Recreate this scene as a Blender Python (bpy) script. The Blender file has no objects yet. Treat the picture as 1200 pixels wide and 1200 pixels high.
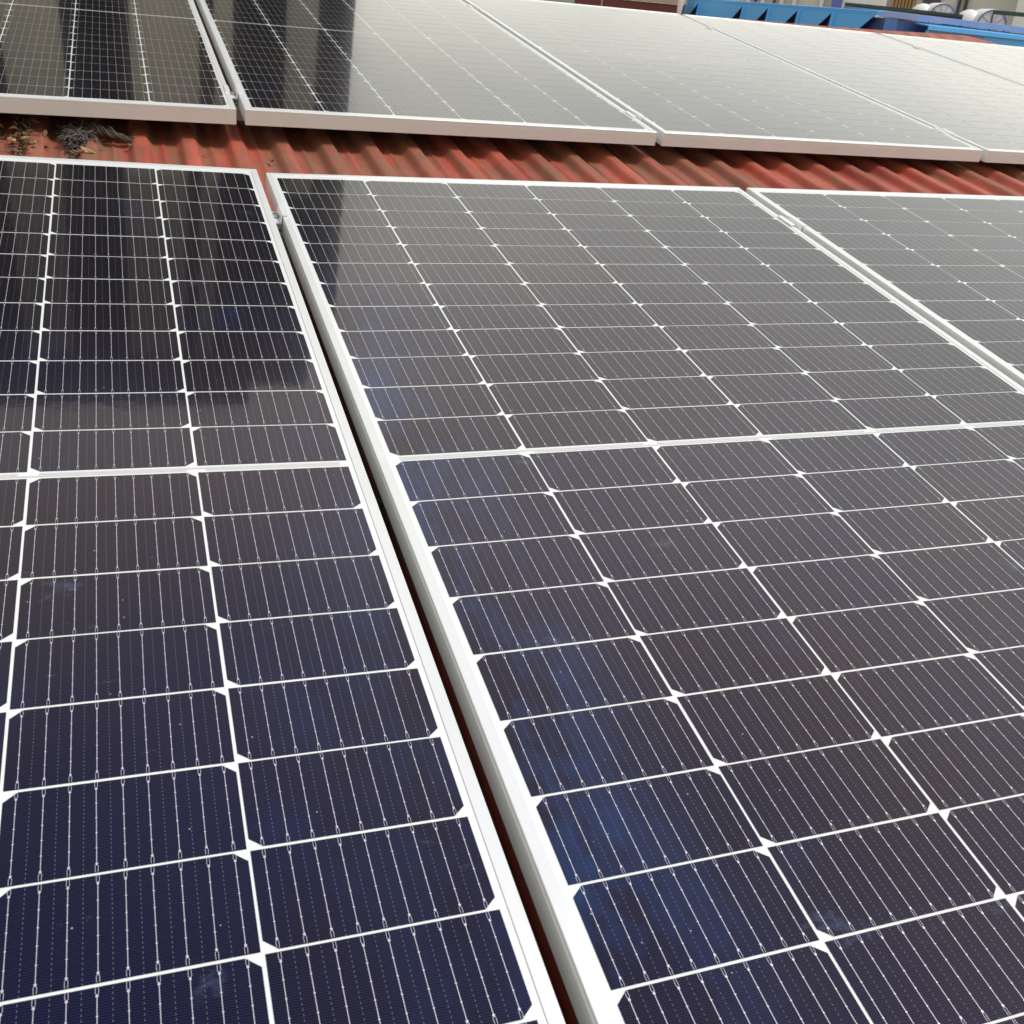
import bpy, bmesh, math, random
from mathutils import Matrix, Vector
R = math.radians
rnd = random.Random(7)
sc = bpy.context.scene
COL = sc.collection

# ------------------------------------------------------------------ camera
# World: z up, metres. The roof slopes 8 degrees up, away from the camera.
# M_ROOF maps "panel plane" coordinates (x along the row, y up the slope, z normal) to the world.
PITCH = R(8.0)
M_ROOF = Matrix.Rotation(PITCH, 4, 'X')
CAM_ROT = Matrix(((0.94367778, -0.3051953, 0.12778138),
                  (0.07290619, 0.5685163, 0.81943511),
                  (-0.32273354, -0.76396665, 0.55874682)))      # world-to-camera, in roof coordinates
CAM_POS = Vector((-0.24888, -1.00927, 0.64761))
cam_d = bpy.data.cameras.new("camera")
cam = bpy.data.objects.new("camera", cam_d); COL.objects.link(cam)
cam.matrix_world = M_ROOF @ Matrix.Translation(CAM_POS) @ CAM_ROT.transposed().to_4x4()
cam_d.sensor_width = 36.0; cam_d.sensor_fit = 'HORIZONTAL'
cam_d.lens = 36.0 * 1224.0 / 1200.0
cam_d.clip_start = 0.02; cam_d.clip_end = 2000
cam_d.dof.use_dof = True; cam_d.dof.focus_distance = 1.35; cam_d.dof.aperture_fstop = 22
sc.camera = cam
sc.render.resolution_x = sc.render.resolution_y = 1024

# ------------------------------------------------------------------ sky, sun, exposure
SUN_EL, SUN_AZ = R(61), R(108)
world = bpy.data.worlds.new("World"); sc.world = world; world.use_nodes = True
nt = world.node_tree; nt.nodes.clear()
def wn(t, **k):
    n = nt.nodes.new(t)
    for a, b in k.items(): setattr(n, a, b)
    return n
wout = wn('ShaderNodeOutputWorld'); bg = wn('ShaderNodeBackground'); bg.inputs['Strength'].default_value = 0.1
sky = wn('ShaderNodeTexSky', sky_type='NISHITA'); sky.sun_disc = False
sky.sun_elevation = SUN_EL; sky.sun_rotation = SUN_AZ; sky.dust_density = 4.0; sky.air_density = 1.0
tc = wn('ShaderNodeTexCoord')
mp = wn('ShaderNodeMapping'); mp.inputs['Scale'].default_value = (1.3, 1.3, 3.2)
ns = wn('ShaderNodeTexNoise'); ns.inputs['Scale'].default_value = 1.7; ns.inputs['Detail'].default_value = 5; ns.inputs['Roughness'].default_value = 0.5
cr = wn('ShaderNodeValToRGB')
cr.color_ramp.elements[0].position = 0.36; cr.color_ramp.elements[0].color = (6.4, 6.6, 7.1, 1)
cr.color_ramp.elements[1].position = 0.64; cr.color_ramp.elements[1].color = (9.2, 9.2, 9.2, 1)
sep = wn('ShaderNodeSeparateXYZ')
hz = wn('ShaderNodeValToRGB'); he = hz.color_ramp.elements        # thick bright haze low down, thinner bluish cloud overhead
he[0].position = 0.0; he[0].color = (2.12, 2.02, 1.70, 1)
he[1].position = 1.0; he[1].color = (0.30, 0.44, 1.10, 1)
for p_, c_ in ((0.20, (2.02, 1.93, 1.62, 1)), (0.31, (1.10, 1.08, 0.92, 1)), (0.42, (1.00, 0.97, 0.83, 1)), (0.60, (1.42, 1.25, 1.06, 1)), (0.72, (1.15, 0.98, 0.88, 1)), (0.87, (0.48, 0.54, 0.92, 1))):
    e_ = he.new(p_); e_.color = c_
dk = wn('ShaderNodeVectorMath', operation='MULTIPLY')
dirn = wn('ShaderNodeVectorMath', operation='DOT_PRODUCT'); dirn.inputs[1].default_value = (math.sin(R(62)), math.cos(R(62)), 0)
dmap = wn('ShaderNodeMapRange'); dmap.inputs['From Min'].default_value = 0.1; dmap.inputs['From Max'].default_value = 0.95
dmap.inputs['To Min'].default_value = 0.62; dmap.inputs['To Max'].default_value = 1.17
dbk = wn('ShaderNodeMapRange'); dbk.inputs['From Min'].default_value = 0.0; dbk.inputs['From Max'].default_value = -0.9
dbk.inputs['To Min'].default_value = 0.0; dbk.inputs['To Max'].default_value = 0.5
dad = wn('ShaderNodeMath', operation='ADD')
dsc = wn('ShaderNodeVectorMath', operation='SCALE')
mx = wn('ShaderNodeMix', data_type='RGBA'); mx.inputs['Factor'].default_value = 0.88
L = nt.links.new
L(tc.outputs['Generated'], mp.inputs['Vector']); L(mp.outputs['Vector'], ns.inputs['Vector'])
L(ns.outputs['Fac'], cr.inputs['Fac']); L(tc.outputs['Generated'], sep.inputs['Vector'])
L(sep.outputs['Z'], hz.inputs['Fac']); L(cr.outputs['Color'], dk.inputs[0]); L(hz.outputs['Color'], dk.inputs[1])
L(sky.outputs['Color'], mx.inputs['A']); L(dk.outputs['Vector'], dsc.inputs[0]); L(tc.outputs['Generated'], dirn.inputs[0]); L(dirn.outputs['Value'], dmap.inputs['Value']); L(dirn.outputs['Value'], dbk.inputs['Value']); L(dmap.outputs['Result'], dad.inputs[0]); L(dbk.outputs['Result'], dad.inputs[1]); L(dad.outputs[0], dsc.inputs['Scale']); L(dsc.outputs['Vector'], mx.inputs['B'])
L(mx.outputs['Result'], bg.inputs['Color']); L(bg.outputs['Background'], wout.inputs['Surface'])
sun_d = bpy.data.lights.new("sun", 'SUN'); sun_d.energy = 2.9; sun_d.angle = R(20); sun_d.color = (1, 0.98, 0.93)
sun = bpy.data.objects.new("sun", sun_d); COL.objects.link(sun)
sdir = Vector((math.sin(SUN_AZ)*math.cos(SUN_EL), math.cos(SUN_AZ)*math.cos(SUN_EL), math.sin(SUN_EL)))
sun.rotation_euler = sdir.to_track_quat('Z', 'Y').to_euler()
sc.view_settings.view_transform = 'Standard'; sc.view_settings.look = 'None'
sc.view_settings.exposure = 0.0; sc.view_settings.gamma = 1.0
sc.cycles.max_bounces = 8

# ------------------------------------------------------------------ materials
def mat(name, base, rough=0.5, metal=0.0, coat=0.0, coat_rough=0.05, coat_ior=1.4, spec=0.5):
    m = bpy.data.materials.new(name); m.use_nodes = True
    b = m.node_tree.nodes['Principled BSDF']
    b.inputs['Base Color'].default_value = (*base, 1); b.inputs['Roughness'].default_value = rough
    b.inputs['Metallic'].default_value = metal; b.inputs['Specular IOR Level'].default_value = spec
    b.inputs['Coat Weight'].default_value = coat; b.inputs['Coat Roughness'].default_value = coat_rough
    b.inputs['Coat IOR'].default_value = coat_ior
    return m
class NT:
    """small helper for wiring nodes"""
    def __init__(s, m): s.m = m; s.t = m.node_tree; s.b = s.t.nodes['Principled BSDF']
    def n(s, t, **k):
        x = s.t.nodes.new(t)
        for a, v in k.items():
            if a.startswith('i_'): x.inputs[a[2:].replace('_', ' ')].default_value = v
            else: setattr(x, a, v)
        return x
    def l(s, a, b): s.t.links.new(a, b)
    def noise(s, vec, scale, detail=3, rough=0.55, sc3=None):
        if sc3 is not None:
            mpn = s.n('ShaderNodeMapping'); mpn.inputs['Scale'].default_value = sc3; s.l(vec, mpn.inputs['Vector']); vec = mpn.outputs['Vector']
        x = s.n('ShaderNodeTexNoise'); x.inputs['Scale'].default_value = scale; x.inputs['Detail'].default_value = detail; x.inputs['Roughness'].default_value = rough
        s.l(vec, x.inputs['Vector']); return x.outputs['Fac']
    def ramp(s, fac, a, b, ca, cb):
        x = s.n('ShaderNodeValToRGB'); e = x.color_ramp.elements
        e[0].position = a; e[0].color = (*ca, 1) if len(ca) == 3 else ca; e[1].position = b; e[1].color = (*cb, 1) if len(cb) == 3 else cb
        s.l(fac, x.inputs['Fac']); return x.outputs['Color']
    def mix(s, fac, a, b, mode='MIX'):
        x = s.n('ShaderNodeMix', data_type='RGBA', blend_type=mode)
        for k, v in (('Factor', fac), ('A', a), ('B', b)):
            if hasattr(v, 'links') or isinstance(v, bpy.types.NodeSocket): s.l(v, x.inputs[k])
            elif isinstance(v, (int, float)): x.inputs[k].default_value = v
            else: x.inputs[k].default_value = (*v, 1)
        return x.outputs['Result']
    def math(s, op, a, b=None, clamp=False):
        x = s.n('ShaderNodeMath', operation=op, use_clamp=clamp)
        for i, v in enumerate((a, b)):
            if v is None: continue
            if isinstance(v, (int, float)): x.inputs[i].default_value = v
            else: s.l(v, x.inputs[i])
        return x.outputs[0]

GLASS = dict(coat=1.0, coat_rough=0.06, coat_ior=1.43)
def glass_bump(w, wc):
    """the pressed, faintly wavy face of solar glass"""
    nz = w.noise(wc, 55, 2)
    bp = w.n('ShaderNodeBump'); bp.inputs['Strength'].default_value = 0.004; bp.inputs['Distance'].default_value = 0.01
    w.l(nz, bp.inputs['Height']); w.l(bp.outputs['Normal'], w.b.inputs['Coat Normal'])

# silicon cell under glass; uv holds millimetres inside the cell
def cell_material():
    m = mat("silicon_cell", (0.012, 0.010, 0.03), rough=0.20, spec=0.9, **GLASS)
    w = NT(m); w.b.inputs['Specular Tint'].default_value = (0.055, 0.055, 0.42, 1)
    geo = w.n('ShaderNodeNewGeometry'); P = geo.outputs['Position']
    uv = w.n('ShaderNodeUVMap'); uv.uv_map = 'UVMap'
    su = w.n('ShaderNodeSeparateXYZ'); w.l(uv.outputs['UV'], su.inputs['Vector'])
    u, v = su.outputs['X'], su.outputs['Y']
    n1 = w.noise(P, 1.9, 3); n2 = w.noise(P, 7.0, 4, 0.6)
    base = w.mix(w.ramp(n1, .40, .62, (0,)*3, (1,)*3), (0.0062, 0.0034, 0.0026), (0.0014, 0.0020, 0.0070))
    # the nitride coat reflects plum in some areas and deep blue in others
    n3 = w.noise(P, 2.6, 4, 0.6); tintf = w.math('ADD', w.math('MULTIPLY', w.ramp(n3, .40, .62, (0,)*3, (1,)*3), 0.75), w.math('MULTIPLY', geo.outputs['Random Per Island'], 0.25))
    w.l(w.mix(tintf, (0.12, 0.065, 0.18), (0.03, 0.06, 0.50)), w.b.inputs['Specular Tint'])
    isl = w.math('MULTIPLY', geo.outputs['Random Per Island'], 0.5)
    base = w.mix(isl, base, (0.0022, 0.0024, 0.0036))
    # bluish anti-reflective patches with soft edges
    blue = w.ramp(n2, .60, .76, (0,)*3, (1,)*3)
    base = w.mix(w.math('MULTIPLY', blue, 0.55), base, (0.006, 0.013, 0.042))
    # blue rim along the outer cells near the frame (uv2-free: per cell column edge)
    edge = w.noise(P, 16, 3, sc3=(1, .5, 1))
    # screen printed fingers, 1.87 mm pitch
    fr = w.math('FRACT', w.math('DIVIDE', v, 1.87))
    fing = w.math('LESS_THAN', fr, 0.24)
    base = w.mix(w.math('MULTIPLY', fing, 0.10), base, (0.17, 0.15, 0.24))
    # dotted line midway between the ribbons
    fu = w.math('ABSOLUTE', w.math('SUBTRACT', w.math('FRACT', w.math('ADD', w.math('DIVIDE', u, 18.367), 0.5)), 0.5))
    line = w.math('LESS_THAN', fu, 0.0125)
    dot = w.math('LESS_THAN', w.math('FRACT', w.math('DIVIDE', v, 3.74)), 0.42)
    base = w.mix(w.math('MULTIPLY', w.math('MULTIPLY', line, dot), 0.27), base, (0.45, 0.42, 0.50))
    # water-dried bluish residue along the two frames that face the central gap
    sP = w.n('ShaderNodeSeparateXYZ'); w.l(P, sP.inputs['Vector'])
    near = w.n('ShaderNodeMapRange'); near.inputs['From Min'].default_value = 0.165; near.inputs['From Max'].default_value = 0.02
    near.inputs['To Min'].default_value = 0.0; near.inputs['To Max'].default_value = 1.0
    w.l(w.math('ABSOLUTE', sP.outputs['X']), near.inputs['Value'])
    rag = w.ramp(w.noise(P, 11, 6, 0.7, sc3=(1, .55, 1)), .43, .64, (0,)*3, (1,)*3)
    low = w.n('ShaderNodeMapRange'); low.inputs['From Min'].default_value = 0.75; low.inputs['From Max'].default_value = 0.0
    w.l(sP.outputs['Y'], low.inputs['Value']); rag = w.math('MULTIPLY', rag, low.outputs['Result'])
    side = w.math('GREATER_THAN', sP.outputs['X'], 0.0); rag = w.math('MULTIPLY', rag, w.math('ADD', w.math('MULTIPLY', side, 0.65), 0.35))
    base = w.mix(w.math('MULTIPLY', w.math('MULTIPLY', near.outputs['Result'], rag), 0.68), base, (0.012, 0.050, 0.150))
    # dust film and a few specks
    d = w.ramp(w.noise(P, 3.1, 5, 0.65), .42, .80, (0,)*3, (1,)*3)
    base = w.mix(w.math('MULTIPLY', d, 0.008), base, (0.35, 0.33, 0.30))
    sm = w.ramp(w.noise(P, 8, 7, 0.72, sc3=(1, 1.6, 1)), .635, .76, (0,)*3, (1,)*3)
    base = w.mix(w.math('MULTIPLY', sm, 0.22), base, (0.20, 0.32, 0.52))
    vo = w.n('ShaderNodeTexVoronoi'); vo.inputs['Scale'].default_value = 75; w.l(P, vo.inputs['Vector'])
    sp = w.math('LESS_THAN', vo.outputs['Distance'], 0.055)
    rr = w.n('ShaderNodeSeparateColor'); w.l(vo.outputs['Color'], rr.inputs['Color'])
    sp = w.math('MULTIPLY', sp, w.math('GREATER_THAN', rr.outputs['Red'], 0.80))
    base = w.mix(w.math('MULTIPLY', sp, 0.55), base, (0.55, 0.50, 0.52))
    w.l(base, w.b.inputs['Base Color'])
    w.l(w.ramp(w.noise(P, 4.0, 4), .3, .8, (.035,)*3, (.065,)*3), w.b.inputs['Coat Roughness'])
    glass_bump(w, P)
    return m
M_CELL = cell_material()
M_BACK = mat("white_backsheet", (0.72, 0.75, 0.72), rough=0.6, spec=0.2, **GLASS)
M_RIB = mat("tinned_copper_ribbon", (0.60, 0.58, 0.62), rough=0.45, metal=0.35, spec=0.4, **GLASS)
M_BLOCKER = mat('black_bounce_blocker', (0.02, 0.02, 0.021), rough=0.6)  # for the added sheet that soaks up bounce under the panels
M_TIN = mat("flat_bus_tape", (0.62, 0.64, 0.63), rough=0.5, metal=0.2, **GLASS)

def alu(name, base, metal=0.25, rough=0.42, brushed=True):
    m = mat(name, base, rough=rough, metal=metal); w = NT(m)
    geo = w.n('ShaderNodeNewGeometry'); P = geo.outputs['Position']
    d = w.ramp(w.noise(P, 9, 5, 0.65), .45, .78, (0,)*3, (1,)*3)
    w.l(w.mix(w.math('MULTIPLY', d, 0.16), base, (0.46, 0.43, 0.37)), w.b.inputs['Base Color'])
    bp = w.n('ShaderNodeBump'); bp.inputs['Strength'].default_value = 0.06; bp.inputs['Distance'].default_value = 0.001
    w.l(w.noise(P, 420, 2), bp.inputs['Height']); w.l(bp.outputs['Normal'], w.b.inputs['Normal'])
    return m
M_FRAME = alu("anodised_frame", (0.77, 0.80, 0.78), metal=0.35, rough=0.36)
M_RAIL = alu("mill_rail", (0.55, 0.55, 0.54), metal=0.6, rough=0.38)
M_CLAMP = alu("clamp_metal", (0.84, 0.85, 0.84), metal=0.35, rough=0.35)
M_BOLT = alu("stainless_bolt", (0.50, 0.50, 0.48), metal=0.9, rough=0.3)

def roof_material(name="red_painted_steel", c1=(0.42, 0.080, 0.042), c2=(0.27, 0.048, 0.030)):
    m = mat(name, c1, rough=0.6); w = NT(m)
    tcn = w.n('ShaderNodeTexCoord'); P = tcn.outputs['Object']
    base = w.mix(w.ramp(w.noise(P, 6, 4), .35, .65, (0,)*3, (1,)*3), c1, c2)
    chalk = w.ramp(w.noise(P, 1.0, 5, 0.65, sc3=(22, 3.0, 8)), .44, .66, (0,)*3, (1,)*3)
    base = w.mix(w.math('MULTIPLY', chalk, 0.38), base, (0.46, 0.18, 0.10))
    # long brown grime streaks running down the slope
    st = w.ramp(w.noise(P, 1.0, 6, 0.7, sc3=(17, 1.6, 5)), .455, .53, (0,)*3, (1,)*3)
    fine = w.ramp(w.noise(P, 45, 5, 0.75), .42, .58, (.42,)*3, (1,)*3)
    base = w.mix(w.math('MULTIPLY', w.math('MULTIPLY', st, fine), 0.85), base, (0.16, 0.098, 0.05))
    sp = w.ramp(w.noise(P, 130, 3, 0.6), .66, .72, (0,)*3, (1,)*3)
    base = w.mix(w.math('MULTIPLY', sp, 0.5), base, (0.16, 0.07, 0.04))
    w.l(base, w.b.inputs['Base Color'])
    bp = w.n('ShaderNodeBump'); bp.inputs['Strength'].default_value = 0.35; bp.inputs['Distance'].default_value = 0.002
    w.l(w.noise(P, 60, 5, 0.7), bp.inputs['Height']); w.l(bp.outputs['Normal'], w.b.inputs['Normal'])
    return m
M_ROOF_RED = roof_material()

def weathered(name, c1, c2, scale=3, rough=0.6, amt=0.6, metal=0, streak=(1, 1, 0.25)):
    m = mat(name, c1, rough=rough, metal=metal); w = NT(m)
    tcn = w.n('ShaderNodeTexCoord'); P = tcn.outputs['Object']
    f = w.ramp(w.noise(P, scale, 5, 0.65, sc3=streak), .38, .70, (0,)*3, (1,)*3)
    w.l(w.mix(w.math('MULTIPLY', f, amt), c1, c2), w.b.inputs['Base Color'])
    bp = w.n('ShaderNodeBump'); bp.inputs['Strength'].default_value = 0.2; bp.inputs['Distance'].default_value = 0.004
    w.l(w.noise(P, 40, 3), bp.inputs['Height']); w.l(bp.outputs['Normal'], w.b.inputs['Normal'])
    return m
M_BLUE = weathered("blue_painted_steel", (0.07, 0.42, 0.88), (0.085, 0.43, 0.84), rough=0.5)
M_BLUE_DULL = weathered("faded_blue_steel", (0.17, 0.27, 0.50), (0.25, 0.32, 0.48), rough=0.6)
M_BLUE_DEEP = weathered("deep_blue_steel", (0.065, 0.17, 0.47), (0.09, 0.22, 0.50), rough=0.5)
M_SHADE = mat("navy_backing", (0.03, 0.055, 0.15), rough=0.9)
M_BEIGE = weathered("beige_render", (0.58, 0.56, 0.48), (0.47, 0.46, 0.40), scale=1.2, rough=0.9)
M_WHITEW = weathered("white_render", (0.72, 0.72, 0.68), (0.60, 0.60, 0.55), rough=0.85)
M_MAROON = weathered("maroon_steel", (0.12, 0.018, 0.016), (0.17, 0.03, 0.02), rough=0.6)
M_SAND = weathered("sand_coping", (0.45, 0.36, 0.28), (0.36, 0.29, 0.22), rough=0.85)
M_DGREEN = weathered("dark_green_steel", (0.025, 0.06, 0.055), (0.04, 0.08, 0.07), rough=0.6)
M_DARK = mat("dark_pipe", (0.04, 0.04, 0.045), rough=0.5)
M_WOOD = weathered("louvre_wood", (0.36, 0.22, 0.10), (0.28, 0.16, 0.07), rough=0.7)
M_WHITE = mat("white_plastic", (0.75, 0.75, 0.72), rough=0.45)
M_BLUEP = mat("blue_plastic", (0.09, 0.13, 0.38), rough=0.4)
M_GLASSD = mat("dark_window_glass", (0.012, 0.013, 0.014), rough=0.12, spec=0.4)
M_FAC = weathered("pale_facade_panel", (0.30, 0.29, 0.225), (0.19, 0.185, 0.145), scale=0.6, rough=0.8)
M_FACM = weathered('dim_facade_band', (0.16, 0.15, 0.125), (0.10, 0.094, 0.08), scale=0.6, rough=0.8)
M_FACD = mat("charcoal_facade", (0.009, 0.0095, 0.009), rough=0.7, spec=0.2)
M_GROUND = weathered("concrete_yard", (0.30, 0.29, 0.27), (0.22, 0.21, 0.20), scale=0.8, rough=0.95, streak=(1, 1, 1))
M_LEAF = weathered("dry_leaf", (0.16, 0.085, 0.045), (0.06, 0.035, 0.02), scale=60, rough=0.8, amt=0.9, streak=(1, 1, 1))
M_LEAF2 = weathered("pale_dry_leaf", (0.42, 0.27, 0.13), (0.2, 0.12, 0.06), scale=60, rough=0.75, amt=0.9, streak=(1, 1, 1))
M_FIBRE = weathered("grey_dead_fibre", (0.11, 0.09, 0.072), (0.02, 0.017, 0.014), scale=80, rough=0.85, amt=0.9, streak=(1, 1, 1))

# ------------------------------------------------------------------ mesh helpers
class MB:
    def __init__(s): s.v = []; s.f = []; s.uv = None
    def face(s, pts):
        i = len(s.v); s.v += [tuple(p) for p in pts]; s.f.append(tuple(range(i, i+len(pts))))
    def box(s, a, b):
        x0, y0, z0 = a; x1, y1, z1 = b; i = len(s.v)
        s.v += [(x0,y0,z0),(x1,y0,z0),(x1,y1,z0),(x0,y1,z0),(x0,y0,z1),(x1,y0,z1),(x1,y1,z1),(x0,y1,z1)]
        s.f += [tuple(i+k for k in q) for q in ((3,2,1,0),(4,5,6,7),(0,1,5,4),(1,2,6,5),(2,3,7,6),(3,0,4,7))]
    def prism(s, poly, z0, z1):
        n = len(poly); i = len(s.v)
        s.v += [(x, y, z0) for x, y in poly] + [(x, y, z1) for x, y in poly]
        s.f.append(tuple(i+k for k in reversed(range(n)))); s.f.append(tuple(i+n+k for k in range(n)))
        for k in range(n): s.f.append((i+k, i+(k+1) % n, i+n+(k+1) % n, i+n+k))
    def loft(s, rings, closed=True, caps=True):
        i = len(s.v); n = len(rings[0])
        for r in rings: s.v += [tuple(p) for p in r]
        for a in range(len(rings)-1):
            for k in range(n if closed else n-1):
                k2 = (k+1) % n
                s.f.append((i+a*n+k, i+a*n+k2, i+(a+1)*n+k2, i+(a+1)*n+k))
        if caps and closed:
            s.f.append(tuple(i+k for k in reversed(range(n)))); s.f.append(tuple(i+(len(rings)-1)*n+k for k in range(n)))
    def tube(s, pts, rad, n=8):
        pts = [Vector(p) for p in pts]; rings = []
        up = Vector((0, 0, 1))
        for k, p in enumerate(pts):
            t = (pts[min(k+1, len(pts)-1)] - pts[max(k-1, 0)]).normalized()
            a = t.cross(up)
            if a.length < 1e-3: a = t.cross(Vector((1, 0, 0)))
            a.normalize(); b = t.cross(a).normalized()
            r = rad[k] if isinstance(rad, (list, tuple)) else rad
            rings.append([p + (a*math.cos(2*math.pi*j/n) + b*math.sin(2*math.pi*j/n))*r for j in range(n)])
        s.loft(rings)
    def mesh(s, name, m, smooth=False):
        me = bpy.data.meshes.new(name); me.from_pydata(s.v, [], s.f)
        bm = bmesh.new(); bm.from_mesh(me); bmesh.ops.recalc_face_normals(bm, faces=bm.faces) if s.uv is None else None
        bm.to_mesh(me); bm.free()
        if s.uv is not None:
            lay = me.uv_layers.new(name='UVMap')
            for lp in me.loops: lay.data[lp.index].uv = s.uv[lp.vertex_index]
        me.materials.append(m)
        if smooth:
            for p in me.polygons: p.use_smooth = True
        me.update(); return me
def link(name, me, parent=None, M=None):
    o = bpy.data.objects.new(name, me); COL.objects.link(o)
    if parent is not None: o.parent = parent
    if M is not None: o.matrix_local = M
    return o
def obj(name, mb, m, parent=None, M=None, smooth=False): return link(name, mb.mesh(name, m, smooth), parent, M)
def thing(name, label, cat, M, group=None):
    o = link(name, None, None, M); tag(o, label, cat, group); o.empty_display_size = 0.1; return o
def tag(o, label, cat, group=None):
    o['label'] = label; o['category'] = cat
    if group: o['group'] = group
    return o
def struct(o): o['kind'] = 'structure'; return o
def T(x, y, z): return Matrix.Translation((x, y, z))
def bevel(o, wd, seg=2, ang=40):
    md = o.modifiers.new('bevel', 'BEVEL'); md.width = wd; md.segments = seg; md.limit_method = 'ANGLE'; md.angle_limit = R(ang); return o

# ------------------------------------------------------------------ ground
g = MB(); g.face([(-400, -400, 0), (400, -400, 0), (400, 400, 0), (-400, 400, 0)])
struct(obj('ground', g, M_GROUND, M=T(0, 0, -4.0)))

# ------------------------------------------------------------------ the red roof we stand on
PW, PH, GAP = 1.0405, 2.0794, 0.0203       # panel size and the gap between neighbours
Z_CREST, RIB, DEPTH = -0.0765, 0.105, 0.019
def rib_profile(x0, x1):
    pts = []; k0 = int(math.floor(x0/RIB))-1; k1 = int(math.ceil(x1/RIB))+1
    for k in range(k0, k1):
        c = 0.200 + k*RIB; zc, zv = Z_CREST, Z_CREST-DEPTH
        cosn = [(-.0305+.0205*q/6, zv+(zc-zv)*(0.5-0.5*math.cos(math.pi*q/6))) for q in range(7)]
        bell = cosn + [(-dx_, z_) for dx_, z_ in reversed(cosn)]
        for dx, z in bell + [(.044, zv), (.0465, zv+.0022), (.0525, zv+.0022), (.055, zv)]:
            x = c+dx
            if x0 <= x <= x1: pts.append((x, z))
    return pts
roof_o = thing('red_metal_roof', 'faded red ribbed metal roof carrying all the solar panels', 'roof', M_ROOF)
prof = rib_profile(-3.2, 5.6)
mb = MB()
ys = [-3.0 + 0.22*i for i in range(31)]; ys[-1] = 3.74
def dent(x, y): return 0.0011*math.sin(3.1*x+1.3*y)+0.0009*math.sin(9.7*x-2.3*y+1)
n = len(prof)
for y in ys: mb.v += [(x+0.0015*math.sin(y*2.1), y, z+dent(x, y)) for x, z in prof]
for a in range(len(ys)-1):
    for k in range(n-1): mb.f.append((a*n+k, a*n+k+1, (a+1)*n+k+1, (a+1)*n+k))
obj('roof_sheet', mb, M_ROOF_RED, roof_o, smooth=True)
mb = MB()                                                       # far side, falling away behind the ridge
for y, dz in ((3.745, 0.0), (6.9, -0.90)): mb.v += [(x, y, z+dz) for x, z in prof]
for k in range(n-1): mb.f.append((k, k+1, n+k+1, n+k))
obj('roof_sheet', mb, M_ROOF_RED, roof_o)
# ridge cap: a folded strip whose near flange is scalloped over the ribs
mb = MB(); N = 420
def ridge_top(x):
    pts = ((-4, -.070), (2.2, -.070), (2.5, -.063), (3.0, -.0605), (3.3, -.056), (3.6, -.049), (3.85, -.045), (3.97, -.058), (4.1, -.075), (9, -.078))
    for (a, u), (b, v) in zip(pts[:-1], pts[1:]):
        if a <= x <= b: return u+(v-u)*(x-a)/(b-a)
    return -.078
rows = []
for i in range(N+1):
    x = -3.2 + 8.4*i/N*0.87
    t = ridge_top(x); sg = 0.012*math.sin(2*math.pi*(x-0.2)/RIB)
    rows.append([(x, 3.66, t-0.026+sg), (x, 3.70, t-0.009+sg*0.5), (x, 3.755, t), (x, 3.82, t-0.012), (x, 3.90, t-0.042)])
mb.loft(rows, closed=False, caps=False)
rc = obj('ridge_cap', mb, M_ROOF_RED, roof_o, smooth=True)
sm = rc.modifiers.new('thickness', 'SOLIDIFY'); sm.thickness = 0.0015
# walls that carry the roof
mb = MB(); mb.box((-3.1, -2.9, -3.4), (5.3, -2.75, -0.20)); mb.box((-3.1, 2.5, -3.4), (5.3, 2.65, -0.20))
mb.box((-3.1, -2.75, -3.4), (-2.95, 2.5, -0.20)); mb.box((5.15, -2.75, -3.4), (5.3, 2.5, -0.20))
obj('wall', mb, M_WHITEW, roof_o)

# ------------------------------------------------------------------ solar panels
CP_X, CP_Y = 0.168, 0.08389                # cell pitch
CW, CH, CHAM = 0.1653, 0.0817, (0.0098, 0.0083)
MARG_X = (PW - (6*CP_X))/2; MID = 0.01336
ZG = 0.0330                                # the face of the laminate, above the frame's foot
def frame_mesh():
    pr = [(0, 0), (0, .0255), (.0007, .0259), (.0007, .0266), (0, .0270), (0, .0280), (.0007, .0284), (.0007, .0291), (0, .0295), (0, .0335), (.0005, .0340),
          (.0110, .0340), (.0115, .0336), (.0115, .0290), (.0022, .0285), (.0022, .0018), (.0280, .0018), (.0280, 0)]
    mb = MB(); nn = len(pr)
    for d, z in pr:
        mb.v += [(d, -PH/2+d, z), (PW-d, -PH/2+d, z), (PW-d, PH/2-d, z), (d, PH/2-d, z)]
    for a in range(nn):
        b = (a+1) % nn
        for k in range(4):
            k2 = (k+1) % 4; mb.f.append((a*4+k, a*4+k2, b*4+k2, b*4+k))
    return mb.mesh('frame', M_FRAME)
def backsheet_mesh():
    mb = MB(); mb.box((.0117, -PH/2+.0117, .0292), (PW-.0117, PH/2-.0117, ZG)); return mb.mesh('backsheet', M_BACK)
def bounce_blocker_mesh():
    mb = MB(); mb.box((.0118, -PH/2+.0118, .0262), (PW-.0118, PH/2-.0118, .0290))  # unseen dark sheet, added to deepen the shadow on the roof beneath
    for y in (-.02,): mb.box((PW/2-.05, y, .010), (PW/2+.05, y+.08, .0260))
    return mb.mesh('bounce_blocker', M_BLOCKER)
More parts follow.
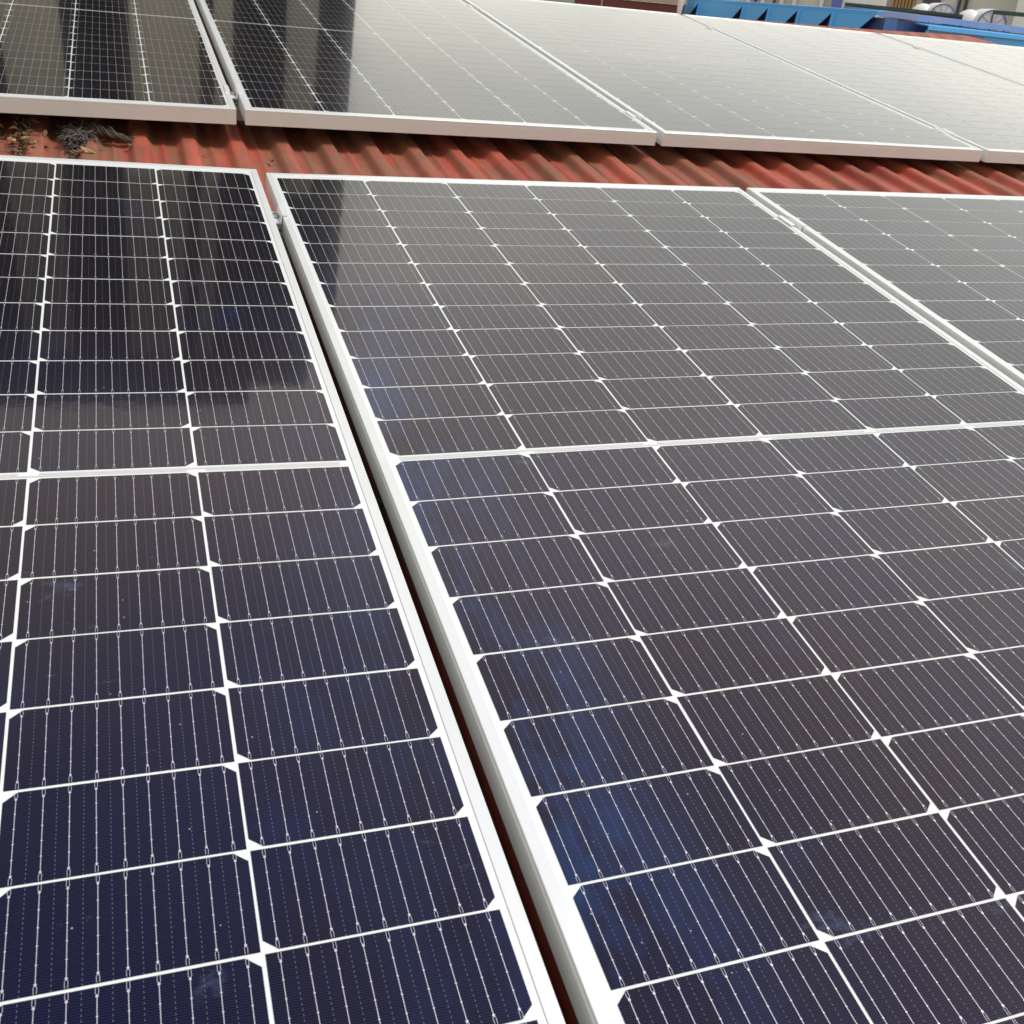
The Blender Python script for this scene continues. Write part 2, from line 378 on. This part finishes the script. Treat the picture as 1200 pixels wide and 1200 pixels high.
def string_mesh(cham_top, seed=1):
    """twelve half cells in a column; origin at the lower left of the column"""
    mb = MB(); mb.uv = []; rj = random.Random(seed)
    for r in range(12):
        x0 = (CP_X-CW)/2 + rj.uniform(-.00035, .00035); y0 = r*CP_Y + (CP_Y-CH)/2 + rj.uniform(-.0002, .0002); cx, cy = CHAM
        if cham_top: pl = [(0, 0), (CW, 0), (CW, CH-cy), (CW-cx, CH), (cx, CH), (0, CH-cy)]
        else: pl = [(cx, 0), (CW-cx, 0), (CW, cy), (CW, CH), (0, CH), (0, cy)]
        mb.face([(x0+a, y0+b, ZG+.0003) for a, b in pl]); mb.uv += [(a*1000, b*1000) for a, b in pl]
    return mb.mesh('cell_string', M_CELL)
def ribbon_mesh(seed=1):
    mb = MB(); z = ZG+.0006; rj = random.Random(seed)
    def q(x0, y0, x1, y1, w):      # flat strip from a to b
        d = Vector((x1-x0, y1-y0)); p = Vector((-d.y, d.x)).normalized()*w/2
        mb.face([(x0+p.x, y0+p.y, z), (x0-p.x, y0-p.y, z), (x1-p.x, y1-p.y, z), (x1+p.x, y1+p.y, z)])
    def pad(x, y, a, b): mb.face([(x-a, y, z+.0001), (x, y-b, z+.0001), (x+a, y, z+.0001), (x, y+b, z+.0001)])
    for r in range(12):
        x0 = (CP_X-CW)/2; y0 = r*CP_Y + (CP_Y-CH)/2
        for i in range(9):
            x = x0 + (i+.5)*CW/9 + rj.uniform(-.00035, .00035); e = 0.0072 + rj.uniform(-.0005, .0005); x2 = x + rj.uniform(-.00035, .00035)
            q(x, y0+e, x2, y0+CH-e, .00050)
            pad(x, y0+e, .00105, .0015); pad(x2, y0+CH-e, .00105, .0015)
            for s in (-1, 1):
                q(x+s*.0001, y0+e, x+s*.00105, y0+e-.0022, .00030); q(x+s*.00105, y0+e-.0022, x+s*.0009, y0+.0004, .00030)
                q(x2+s*.0001, y0+CH-e, x2+s*.00105, y0+CH-e+.0022, .00030); q(x2+s*.00105, y0+CH-e+.0022, x2+s*.0009, y0+CH-.0004, .00030)
            for k in range(1, 5):
                pad(x+(x2-x)*k/5, y0+e+k*(CH-2*e)/5, .0008, .0009)
    return mb.mesh('ribbon', M_RIB)
def bus_mesh():
    mb = MB()
    z = ZG+.0004
    for k in range(3):
        x0 = MARG_X + k*2*CP_X + .010; x1 = x0 + 2*CP_X - .020
        mb.face([(x0, .0004, z), (x1, .0004, z), (x1, .0034, z), (x0, .0034, z)])
    for k in range(4):
        x0 = max(MARG_X + (2*k-1)*CP_X + .010, MARG_X+.010); x1 = min(MARG_X + (2*k+1)*CP_X - .010, PW-MARG_X-.010)
        mb.face([(x0, -.0036, z), (x1, -.0036, z), (x1, -.0010, z), (x0, -.0010, z)])
    return mb.mesh('bus_tape', M_TIN)
ME_BLOCKER = bounce_blocker_mesh()
ME_FRAME, ME_BACK, ME_BUS, ME_RIB = frame_mesh(), backsheet_mesh(), bus_mesh(), [ribbon_mesh(q) for q in range(3)]
ME_TOP, ME_BOT = [string_mesh(True, q) for q in range(3)], [string_mesh(False, q+9) for q in range(3)]
def make_panel():
    t = thing('solar_panel', 'x', 'solar panel', Matrix.Identity(4), 'framed solar panels in two rows on the red roof')
    link('frame', ME_FRAME, t); link('backsheet', ME_BACK, t); link('bounce_blocker', ME_BLOCKER, t); link('bus_tape', ME_BUS, t)
    for half in (0, 1):
        for k in range(6):
            top = (k % 2 == 1) if half else (k % 2 == 0)
            s = link('cell_string', (ME_TOP if top else ME_BOT)[(k+half) % 3], t, T(MARG_X + k*CP_X, (MID/2-.0012) if half else -MID/2+.0012-12*CP_Y, 0))
            link('ribbon', ME_RIB[(k*2+half) % 3], s)
    return t
def copy_tree(o, parent=None):
    c = o.copy(); COL.objects.link(c)
    if parent is not None: c.parent = parent
    for ch in list(o.children): copy_tree(ch, c)
    return c
def tilt(x, y, z, sx=0.0, sy=0.0):
    """place at x, y (left edge, middle) with the top face at z; sx, sy are slopes"""
    return M_ROOF @ T(x, y, z) @ Matrix.Rotation(-math.atan(sx), 4, 'Y') @ Matrix.Rotation(math.atan(sy), 4, 'X') @ T(0, 0, -0.034)
STEP = PW + GAP
REAR_Y = 2.543
def rear(k):
    x = .01153 + k*STEP
    return (x, REAR_Y, -.00524 - .00484*x - .0112*1.0397, -.00484, -.0112)
panels = [
    ((0, 0, 0), 'centre front row solar panel, seen almost whole, blue smears along its left frame'),
    ((-STEP+.0024, -.0018, -.00224+.0238*STEP, -.0238, .0080), 'front row solar panel at the left, black and banded in its far half'),
    ((STEP, 0, .0005, -.001, 0), 'front row solar panel cut off by the right edge, mostly out of view'),
    (rear(-1), 'leftmost rear row solar panel, with striped dark reflections, above the dead leaves'),
    (rear(0), 'rear row solar panel behind the centre one, dark at left and pale at right'),
    (rear(1), 'pale grey rear row solar panel, third from the left, below the maroon wall'),
    (rear(2), 'nearly white rear row solar panel, fourth from left, below the notched blue flashing'),
    (rear(3), 'whitish rear row solar panel in the top right corner, last of its row'),
]
proto = make_panel()
for i, (a, lab) in enumerate(panels):
    o = proto if i == 0 else copy_tree(proto)
    o.matrix_world = tilt(*a); o['label'] = lab

# ------------------------------------------------------------------ mounting rails and clamps
def make_rail(y, z, label, x0=-3.0, x1=5.0, sx=0.0):
    t = thing('mounting_rail', label, 'rail', M_ROOF @ T(0, y, z) @ Matrix.Rotation(-math.atan(sx), 4, 'Y'), 'aluminium rails under the panels')
    mb = MB()       # slotted square section
    sec = [(-.019, -.032), (.019, -.032), (.019, 0), (.006, 0), (.006, -.008), (-.006, -.008), (-.006, 0), (-.019, 0)]
    mb.loft([[(x, a, b) for a, b in sec] for x in (x0, x1)])
    obj('rail_profile', mb, M_RAIL, t)
    x = x0+.28
    while x < x1:
        f = MB(); f.box((x-.02, .0195, -.040), (x+.02, .024, -.006)); f.box((x-.02, .0242, -.040), (x+.02, .07, -.036))
        obj('rail_foot', f, M_RAIL, t); x += 1.05
    return t
make_rail(.826, -.0345, 'bare aluminium rail crossing under the far end of the front row')
make_rail(1.688, -.0425-.0, 'bare aluminium rail hidden under the near end of the rear row', sx=-.00484)
make_rail(3.25, -.0605, 'bare aluminium rail under the far end of the rear row', sx=-.00484)
def clamp_meshes():
    g2, L_ = GAP/2, .028
    sec = [(-g2-.009, .0003), (-g2-.009, .0028), (-g2+.0012, .0028), (-g2+.0032, -.0120), (g2-.0032, -.0120), (g2-.0012, .0028), (g2+.009, .0028), (g2+.009, .0003),
           (g2-.0006, .0003), (g2-.0022, -.0145), (-g2+.0022, -.0145), (-g2+.0006, .0003)]
    a = MB(); a.loft([[(x, y, z) for x, z in sec] for y in (-L_, L_)])
    b = MB(); b.prism([(.0062*math.cos(R(60*k)), .0062*math.sin(R(60*k))) for k in range(6)], -.0118, -.0050)
    c = MB(); c.prism([(.0082*math.cos(R(20*k)), .0082*math.sin(R(20*k))) for k in range(18)], -.01185, -.0108)
    d = MB(); d.prism([(.0032*math.cos(R(30*k)), .0032*math.sin(R(30*k))) for k in range(12)], -.042, -.0120)
    return a.mesh('clamp_plate', M_CLAMP), b.mesh('bolt_head', M_BOLT), c.mesh('washer', M_BOLT), d.mesh('bolt_shank', M_BOLT)
CM = clamp_meshes()
def make_clamp():
    t = thing('panel_clamp', 'x', 'clamp', Matrix.Identity(4), 'metal clamps bridging neighbouring panels')
    link('clamp_plate', CM[0], t); b = link('bolt', CM[1], t); link('washer', CM[2], b); link('shank', CM[3], b); return t
def rz(k, y): x = .01153+k*STEP; return -.00524-.00484*x-.0112*(y-1.503)
cl = [((-GAP/2, .828, .0006), 'clamp in the gap just left of the centre front panel, near its far corner'),
      ((STEP-GAP/2, .823, .0006), 'clamp in the gap between the centre and right front panels'),
      ((.0015, 1.684, rz(0, 1.684)), 'clamp at the near end of the gap between the two leftmost rear panels'),
      ((.0015+STEP, 1.672, rz(1, 1.672)), 'clamp near the front edge between the dark and the pale grey rear panels'),
      ((.0015+2*STEP, 1.700, rz(2, 1.70)), 'clamp near the front edge at the right, beside the fourth rear panel'),
      ((.0015+STEP, 3.250, rz(1, 3.25)), 'clamp at the top edge of the picture, far end of the second rear gap'),
      ((.0015+2*STEP, 3.258, rz(2, 3.258)), 'clamp far up the rear row just below the first blue flaps'),
      ((.0015+3*STEP, 3.245, rz(3, 3.245)), 'clamp far up the rear row in the top right corner below the blue gutter')]
cp = make_clamp()
for i, (p, lab) in enumerate(cl):
    o = cp if i == 0 else copy_tree(cp)
    o.matrix_world = M_ROOF @ T(*p); o['label'] = lab

# ------------------------------------------------------------------ dead leaves and the fibrous clump lying on the roof
def leaf(mb, c, ln, wd, rz_, rx_, curl):
    M = T(*c) @ Matrix.Rotation(rz_, 4, 'Z') @ Matrix.Rotation(rx_, 4, 'X') @ Matrix.Rotation(rnd.uniform(-.5, .5), 4, 'Y')
    nseg = 5; i = len(mb.v)
    for k in range(nseg+1):
        t = k/nseg; w_ = wd*math.sin(math.pi*min(max(t, .04), .96))**.7
        for s in (-1, 0, 1):
            mb.v.append(tuple(M @ Vector(((t-.5)*ln, s*w_/2, curl*((t-.5)**2)*ln + abs(s)*w_*.28))))
    for k in range(nseg):
        for s in (0, 1): mb.f.append((i+k*3+s, i+(k+1)*3+s, i+(k+1)*3+s+1, i+k*3+s+1))
ZR = Z_CREST-DEPTH+.004
t = thing('dead_leaf_pile', 'small pile of dry brown leaves on the red roof at the left edge', 'leaves', M_ROOF @ T(-.452, 1.51, ZR))
for name, m, cnt in (('brown_leaves', M_LEAF, 150), ('pale_leaves', M_LEAF2, 22)):
    mb = MB()
    for k in range(cnt):
        a, b = rnd.gauss(0, .020), rnd.gauss(.0, .10)
        if b < -.09: a -= .008
        leaf(mb, (a, b, rnd.uniform(0, .022)), rnd.uniform(.010, .026), rnd.uniform(.005, .011), rnd.uniform(0, 6.28), rnd.uniform(-.9, .9), rnd.uniform(-.6, 1.0))
    o = obj(name, mb, m, t, smooth=True); md = o.modifiers.new('thickness', 'SOLIDIFY'); md.thickness = .0006
t = thing('fibrous_clump', 'matted dark grey clump of dead fibres with a tail, on the red roof', 'clump', M_ROOF @ T(-.345, 1.495, ZR))
mb = MB()
for k in range(420):
    a0 = rnd.uniform(0, 6.28); r0 = abs(rnd.gauss(0, .45)); r0 = min(r0, 1)
    c = Vector((.031*r0*math.cos(a0), .10*r0*math.sin(a0), .003+.024*(1-r0*r0)*rnd.random()))
    h = rnd.uniform(0, 6.28); pts = []
    for j in range(7):
        pts.append(tuple(c)); h += rnd.uniform(-.9, .9)
        c = c + Vector((math.cos(h)*.0055, math.sin(h)*.011, rnd.uniform(-.003, .003))); c.z = max(.002, min(c.z, .036))
    mb.tube(pts, [.0012+.0008*rnd.random()]*6+[.0005], 5)
obj('matted_fibres', mb, M_FIBRE, t, smooth=True)
mb = MB()
for k in range(16):
    ph = k*.39+rnd.uniform(-.2, .2); pts = []; rr = []; jr = rnd.uniform(.5, 1.25)
    for j in range(22):
        u = j/21; r_ = .010*jr*(1-.45*u)*(1+.45*math.sin(9*u+k))
        pts.append((.018+.105*u, .045-.03*u-.035*math.sin(u*2.6)+r_*1.5*math.cos(ph+13*u), .012+.012*math.sin(3*u+.5)+r_*math.sin(ph+13*u)))
        rr.append(.0013*(1-.3*u))
    mb.tube(pts, rr, 5)
obj('twisted_tail', mb, M_FIBRE, t, smooth=True)
mb = MB()
for k in range(9): leaf(mb, (rnd.gauss(.006, .012), rnd.gauss(-.11, .012), rnd.uniform(.004, .02)), .022, .010, rnd.uniform(0, 6.28), rnd.uniform(-.6, .6), .7)
o = obj('pale_husks', mb, M_LEAF2, t, smooth=True); o.modifiers.new('thickness', 'SOLIDIFY').thickness = .0008
t = thing('leaf_litter_line', 'short trail of crumbled leaf bits beside the tail of the grey clump', 'leaves', M_ROOF @ T(-.232, 1.53, ZR))
mb = MB()
for k in range(26):
    b = rnd.uniform(-.07, .12); leaf(mb, (rnd.gauss(0, .0035), b, rnd.uniform(.002, .012)), rnd.uniform(.008, .018), .006, rnd.uniform(0, 6.28), rnd.uniform(-.8, .8), .8)
for k in range(9): leaf(mb, (rnd.gauss(0, .010), rnd.gauss(-.075, .010), rnd.uniform(.002, .012)), rnd.uniform(.012, .024), .010, rnd.uniform(0, 6.28), rnd.uniform(-.7, .7), .8)
o = obj('leaf_crumbs', mb, M_LEAF, t, smooth=True); o.modifiers.new('thickness', 'SOLIDIFY').thickness = .0006
for k, (x, y, lab) in enumerate(((-.093, 1.42, 'single curled brown leaf bit on the roof left of the middle gap'), (.055, 1.395, 'lone thin brown leaf lying just behind the centre panel corner'))):
    t = thing('fallen_leaf', lab, 'leaf', M_ROOF @ T(x, y, ZR))
    mb = MB(); leaf(mb, (0, 0, .003), .030, .006, .7+k, .3, .9)
    o = obj('leaf_blade', mb, M_LEAF, t, smooth=True); o.modifiers.new('thickness', 'SOLIDIFY').thickness = .0006
    mb = MB(); mb.tube([(.012, .010, .004), (.020, .016, .004), (.027, .024, .006)], .0006, 5); obj('stalk', mb, M_LEAF, t)

t = thing('black_cable', 'short black cable crossing beneath the long gap beside the centre panel', 'cable', M_ROOF @ T(-.010, -.01, -.056))
mb = MB(); mb.tube([(-.16, -.02, .012), (-.08, -.012, .006), (-.02, -.003, .0), (.03, .004, .001), (.09, .02, .008), (.16, .03, .014)], .0032, 8); obj('cable_sheath', mb, M_DARK, t, smooth=True)
mb = MB(); mb.tube([(-.012, -.002, .0), (.016, .003, .0005)], .0062, 10); obj('connector', mb, M_DARK, t)

# ------------------------------------------------------------------ beyond the ridge
CW_ = M_ROOF @ CAM_POS
def at(px, py, d):
    """a point seen at px, py of the 1200 pixel photograph, d metres away: only used to survey where far things stand"""
    v = CAM_ROT.transposed() @ Vector(((px-600)/1224, -(py-600)/1224, -1)); v.normalize()
    return CW_ + (M_ROOF.to_3x3() @ v)*d
# blue notched flashing: a level ridge running away to the left
hdir = Vector((math.sin(R(14.7)), math.cos(R(14.7)), 0))
def frame_from(p, xdir):
    x = Vector(xdir).normalized(); z = Vector((0, 0, 1)); y = z.cross(x)
    M = Matrix((x, y, z)).transposed().to_4x4(); M.translation = p; return M
P0 = at(873, 2, 8.6); PITCHB = 1.0
far_x = 2.134
org = P0 + hdir*far_x
Mb = frame_from(org, -hdir)         # local x runs toward the camera, +y to the right... away behind
bl = thing('notched_blue_flashing', 'bright blue metal flashing cut into a row of flaps behind the white panels', 'flashing', Mb)
mb = MB(); Lb = 2.134 + 2.519
mb.loft([[(x, 0, 0), (x, .0, -.020), (x, .004, -.020), (x, .045, -.006), (x, .045, .002)] for x in (0, Lb)])
bevel(obj('top_fold', mb, M_BLUE, bl), .002)
k = 0; x = far_x - 3*PITCHB
edges = [0.0, far_x-2.0*PITCHB-.02, far_x-1.35*PITCHB]
edges = [far_x + q*PITCHB for q in (-2.134, -1.396, 0, .64, 1.275, 1.886, 2.519)]
for a, b in zip(edges[:-1], edges[1:]):
    w_ = b-a; mb = MB()
    a1, b1 = a+.008, b-.006
    poly = [(a1, -.0195), (b1, -.0195), (b1-.31, -.165), (a1+.06, -.165)]
    mb.loft([[(x_, -.004 if z_ > -.1 else -.030, z_) for x_, z_ in poly], [(x_, .0 if z_ > -.1 else -.026, z_) for x_, z_ in poly]])
    fl = obj('flap', mb, M_BLUE, bl)
    mb = MB(); poly = [(a1-.004, -.0195), (a1+.045, -.0195), (a1+.095, -.165), (a1+.046, -.165)]
    mb.loft([[(x_, -.012 if z_ > -.1 else -.040, z_) for x_, z_ in poly], [(x_, -.0045 if z_ > -.1 else -.031, z_) for x_, z_ in poly]])
    obj('folded_edge', mb, M_BLUE, fl)
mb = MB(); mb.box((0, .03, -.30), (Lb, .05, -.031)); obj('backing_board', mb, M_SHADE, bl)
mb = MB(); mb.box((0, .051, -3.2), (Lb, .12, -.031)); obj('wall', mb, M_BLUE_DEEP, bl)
# white corner upright at its far end
t = thing('white_post', 'slim white tapered post where the maroon wall meets the blue flashing', 'post', frame_from(at(797, 7, 9.6), (1, 0, 0)))
mb = MB(); mb.loft([[(-.012, -.02, -1.2), (.02, -.02, -1.2), (.02, .02, -1.2), (-.012, .02, -1.2)], [(-.012, -.02, -.07), (.008, -.02, -.07), (.008, .02, -.07), (-.012, .02, -.07)], [(-.022, -.02, .25), (.055, -.02, .25), (.055, .02, .25), (-.022, .02, .25)]])
bevel(obj('post_body', mb, M_WHITE, t), .003)
mb = MB(); mb.box((-.025, -.023, .25), (.058, .023, .262)); obj('post_cap', mb, M_WHITE, t)

# maroon parapet wall to the left
A_, B_ = at(674, -6, 10.5), at(795, 6, 10.0); B_.z = A_.z = (A_.z+B_.z)/2
Mm = frame_from(A_, B_-A_); Lm = (B_-A_).length
t = thing('maroon_wall', 'low maroon metal wall with a sandy coping behind the rear panels', 'wall', Mm)
mb = MB(); mb.box((0, 0, -3.5), (Lm, .12, -.0)); obj('wall_cladding', mb, M_MAROON, t)
for x in (.28*Lm,): mb = MB(); mb.box((x-.006, -.010, -3.4), (x+.006, -.0005, -.0)); obj('joint_strip', mb, M_SAND, t)
mb = MB(); mb.box((.42*Lm, -.03, .001), (Lm, .16, .10)); bevel(obj('coping', mb, M_SAND, t), .006)

# long blue gutter wall to the right
A_, B_ = at(1029, 11.5, 6.95), at(1215, 37, 8.2); 
Mg = frame_from(A_, B_-A_); Lg = (B_-A_).length
t = thing('blue_gutter_wall', 'long blue metal parapet with a boxed gutter at the upper right', 'parapet', Mg)
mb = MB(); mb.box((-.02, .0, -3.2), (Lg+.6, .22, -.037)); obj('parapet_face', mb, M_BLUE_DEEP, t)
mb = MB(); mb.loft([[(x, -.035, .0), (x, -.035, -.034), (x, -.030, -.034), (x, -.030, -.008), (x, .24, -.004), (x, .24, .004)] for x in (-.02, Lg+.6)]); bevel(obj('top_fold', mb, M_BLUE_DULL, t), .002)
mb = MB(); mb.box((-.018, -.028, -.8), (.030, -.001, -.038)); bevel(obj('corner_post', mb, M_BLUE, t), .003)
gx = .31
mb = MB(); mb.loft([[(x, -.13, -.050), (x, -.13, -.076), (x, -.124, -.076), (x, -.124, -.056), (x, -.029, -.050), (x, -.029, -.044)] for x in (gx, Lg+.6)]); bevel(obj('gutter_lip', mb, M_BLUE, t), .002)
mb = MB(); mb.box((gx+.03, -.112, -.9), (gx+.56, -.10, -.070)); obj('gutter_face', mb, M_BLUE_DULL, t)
mb = MB(); mb.box((gx+.0, -.122, -.9), (gx+.030, -.113, -.078)); bevel(obj('gutter_post', mb, M_BLUE, t), .003)
mb = MB(); mb.box((gx+.561, -.114, -.9), (Lg+.6, -.10, -.070)); obj('gutter_face', mb, M_BLUE, t)
# dark green beam on top of the blue wall
A_, B_ = at(990, 4.5, 9.2), at(1128, 21, 9.2)
Md = frame_from(A_, B_-A_); Ld = (B_-A_).length
t = thing('dark_green_beam', 'dark green steel beam resting behind the blue parapet under the white window', 'beam', Md)
mb = MB()
mb.loft([[(x, 0, .012*h), (x, .05, .012*h), (x, .05, -.045*h), (x, .02, -.045*h), (x, .02, -.01*h), (x, 0, -.01*h)] for x, h in ((0, .9), (Ld*.5, 1.1), (Ld, .9))]); obj('steel_channel', mb, M_DGREEN, t)
mb = MB()
for x in (0.1, Ld*.5, Ld-.1): mb.box((x-.03, .051, -3.6), (x+.03, .09, -.03))
obj('support_leg', mb, M_DGREEN, t)

# building behind: beige wall with pipes, louvre, window and a white bay
A_, B_ = at(806, -8, 15.5), at(1260, 46, 15.5); A_.z = B_.z = 0
Mw = frame_from(A_, B_-A_); Lw = (B_-A_).length
bd = thing('beige_building', 'beige rendered building with pipes, louvre and white window in the upper right background', 'building', Mw)
zt = CW_.z + 1.35
mb = MB(); mb.box((0, 0, -4), (Lw, 5, zt)); obj('wall', mb, M_BEIGE, bd)
mb = MB(); mb.box((-.15, -.15, zt+.001), (Lw+.15, 5.15, zt+.12)); obj('roof', mb, M_WHITEW, bd)
def loc(px, d=15.0):
    p = Mw.inverted() @ at(px, 5, d); return p.x
c_z = CW_.z
def wx(px):       # x on the wall of the column seen at px near the top of the picture
    q = Mw.inverted() @ CW_; d = (Mw.inverted().to_3x3() @ (at(px, 8, 1)-CW_)); tt = -q.y/d.y; return q.x+d.x*tt
def pipe(px, r, z0, z1, name='pipe', m=M_DARK):
    mb = MB(); mb.tube([(wx(px), -r-.02, z0), (wx(px), -r-.02, z1)], r, 10); return obj(name, mb, m, bd, smooth=False)
for px in (884.5, 906.5, 983): pipe(px, .016, -3.9 if px > 950 else c_z-.02, zt-.1)
for px in (1123, 1131): pipe(px, .02, -3.9, zt-.1)
for px in (876, 893, 915, 930, 962): pipe(px, .028, -3.9, zt-.2, 'pale_pipe', M_WHITEW)
x0, x1 = wx(990), wx(1034)
mb = MB(); mb.box((x0-.04, -.06, c_z-.10), (x1+.04, -.001, c_z+.9)); wf = obj('window', mb, M_WHITE, bd)
mb = MB(); mb.box((x0+.02, -.075, c_z+.02), ((x0+x1)/2-.03, -.061, c_z+.82)); mb.box(((x0+x1)/2+.03, -.075, c_z+.02), (x1-.02, -.061, c_z+.82)); obj('pane', mb, M_WHITEW, wf)
mb = MB(); mb.box((wx(974), -.10, c_z-.08), (wx(986), -.001, c_z+.7)); obj('shutter', mb, M_BLUEP, bd)
x0, x1 = wx(1044), wx(1072)
mb = MB()
for k in range(7):
    a = x0+(x1-x0)*k/7; mb.box((a, -.07, c_z-.3), (a+(x1-x0)/7*.62, -.02, c_z+.9))
mb.box((x0, -.019, c_z-.3), (x1, -.001, c_z+.9)); obj('louvre', mb, M_WOOD, bd)
x0, x1 = wx(1080), wx(1101)
mb = MB(); mb.box((x0, -.03, c_z-.4), (x1, -.001, c_z+.8)); dd = obj('window', mb, M_GLASSD, bd)
mb = MB(); mb.tube([(x0, -.05, c_z+.05), (x1, -.05, c_z-.02)], .012, 6); mb.tube([(x0, -.05, c_z+.2), (x1, -.05, c_z+.1)], .01, 6); obj('window_bar', mb, M_WHITE, dd)
mb = MB(); mb.box((wx(1186), -.5, -4), (wx(1250), -.001, zt-.15)); obj('white_bay', mb, M_WHITEW, bd)
mb = MB(); mb.box((wx(1193)-.02, -.52, c_z-.22), (wx(1199), -.501, c_z-.02)); obj('bay_window', mb, M_GLASSD, bd)

# two white drums with a blue spoked face
def drum(px, py, d, r, lab):
    p = at(px, py, d); t = thing('white_cable_drum', lab, 'drum', frame_from(p, (.90, -.43, 0)), 'white drums with blue spoked faces behind the parapet')
    mb = MB(); rings = []
    for yy, rr in ((.0, r*.96), (.02, r), (.30, r), (.33, r*.93)):
        rings.append([(rr*math.cos(2*math.pi*j/32), yy, rr*math.sin(2*math.pi*j/32)) for j in range(32)])
    mb.loft(rings); obj('drum_body', mb, M_WHITE, t, smooth=False)
    mb = MB(); pts = [(r*.93*math.cos(2*math.pi*j/32), -.012, r*.93*math.sin(2*math.pi*j/32)) for j in range(33)]
    mb.tube(pts, r*.05, 6); rim = obj('blue_rim', mb, M_BLUEP, t)
    mb = MB()
    for j in range(10):
        a = math.pi*2*j/10; mb.tube([(r*.12*math.cos(a), -.012, r*.12*math.sin(a)), (r*.9*math.cos(a), -.012, r*.9*math.sin(a))], r*.017, 5)
    mb.tube([(0, -.03, 0), (0, .0, 0)], r*.16, 12); obj('spokes', mb, M_BLUEP, t)
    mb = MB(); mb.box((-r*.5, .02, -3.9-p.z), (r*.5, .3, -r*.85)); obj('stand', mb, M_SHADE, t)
    s = MB(); rings = []
    for k in range(7):
        a = math.pi/2*k/6; rings.append([(-r*1.05+r*.95*math.cos(2*math.pi*j/24)*math.cos(a), .2+r*.95*math.sin(2*math.pi*j/24)*math.cos(a), -.1*r+r*.98*math.sin(a)) for j in range(24)])
    s.loft(rings); obj('domed_cover', s, M_WHITE, t, smooth=True)
drum(1103, 21, 10.5, .115, 'left one of the two white drums with blue spokes, behind the dark green beam')
drum(1161, 30, 10.0, .120, 'right one of the two white drums with blue spokes, beside the white bay')
# dark bent bracket at the far right
p = at(1166, 13, 9.7)
t = thing('dark_bracket', 'dark green angled bracket arm at the far right in front of the white bay', 'bracket', frame_from(p, (.80, -.60, 0)))
mb = MB(); mb.box((0, 0, -.022), (.36, .04, .008)); mb.box((.30, -.02, -.06), (.42, .05, -.0225)); bevel(obj('arm', mb, M_DGREEN, t), .004)
mb = MB(); mb.box((-.012, 0.0, -3.9-p.z), (-.001, .03, .008)); obj('upright', mb, M_DGREEN, t)

# grey green shed end left of the maroon wall
p = at(648, 1, 13); t = thing('grey_green_shed', 'pale grey green shed side left of the maroon wall at the top edge', 'shed', frame_from(p, (.93, -.3, 0)))
mb = MB(); mb.box((-1.4, 0, -4-p.z), (.32, 2.4, .5)); obj('wall', mb, weathered("grey_green_sheet", (0.34, 0.39, 0.37), (0.28, 0.33, 0.31)), t)
mb = MB(); mb.box((-1.5, -.1, .501), (.42, 2.5, .56)); obj('roof', mb, M_MAROON, t)

# dark striped tower block up the slope: seen only as the black bands mirrored in the left panels
tw = thing('dark_striped_tower', 'tall charcoal building with pale vertical bands mirrored in the left panels', 'building', T(0, 14, -4))
mb = MB(); mb.box((-9, .25, 0), (1.88, 9, 15.1)); mb.box((-9, .9, 15.101), (1.7, 8.8, 15.4)); obj('main_block', mb, M_FACD, tw)
mb = MB(); mb.box((1.881, .6, 0), (2.95, 8, 14.9)); obj('side_block', mb, M_FACD, tw)
for a, b, m in ((-7.6, -6.8, M_FAC), (-5.9, -5.0, M_FAC), (-4.2, -3.3, M_FAC), (-2.75, -2.2, M_FAC), (-1.62, -.92, M_FAC), (-.08, .78, M_FAC), (.98, 1.22, M_FAC)):
    mb = MB(); mb.box((a, 0, 0), (b, .249, 10.7)); obj('pale_band', mb, m, tw)
    mb = MB(); mb.box((a, .05, 10.702), (b, .249, 13.9)); obj('dim_band', mb, M_FACM, tw)
mb = MB(); mb.box((1.98, .45, 0), (2.42, .599, 10.9)); obj('pale_band', mb, weathered("dim_facade_panel", (0.24, 0.24, 0.19), (0.17, 0.17, 0.14)), tw)
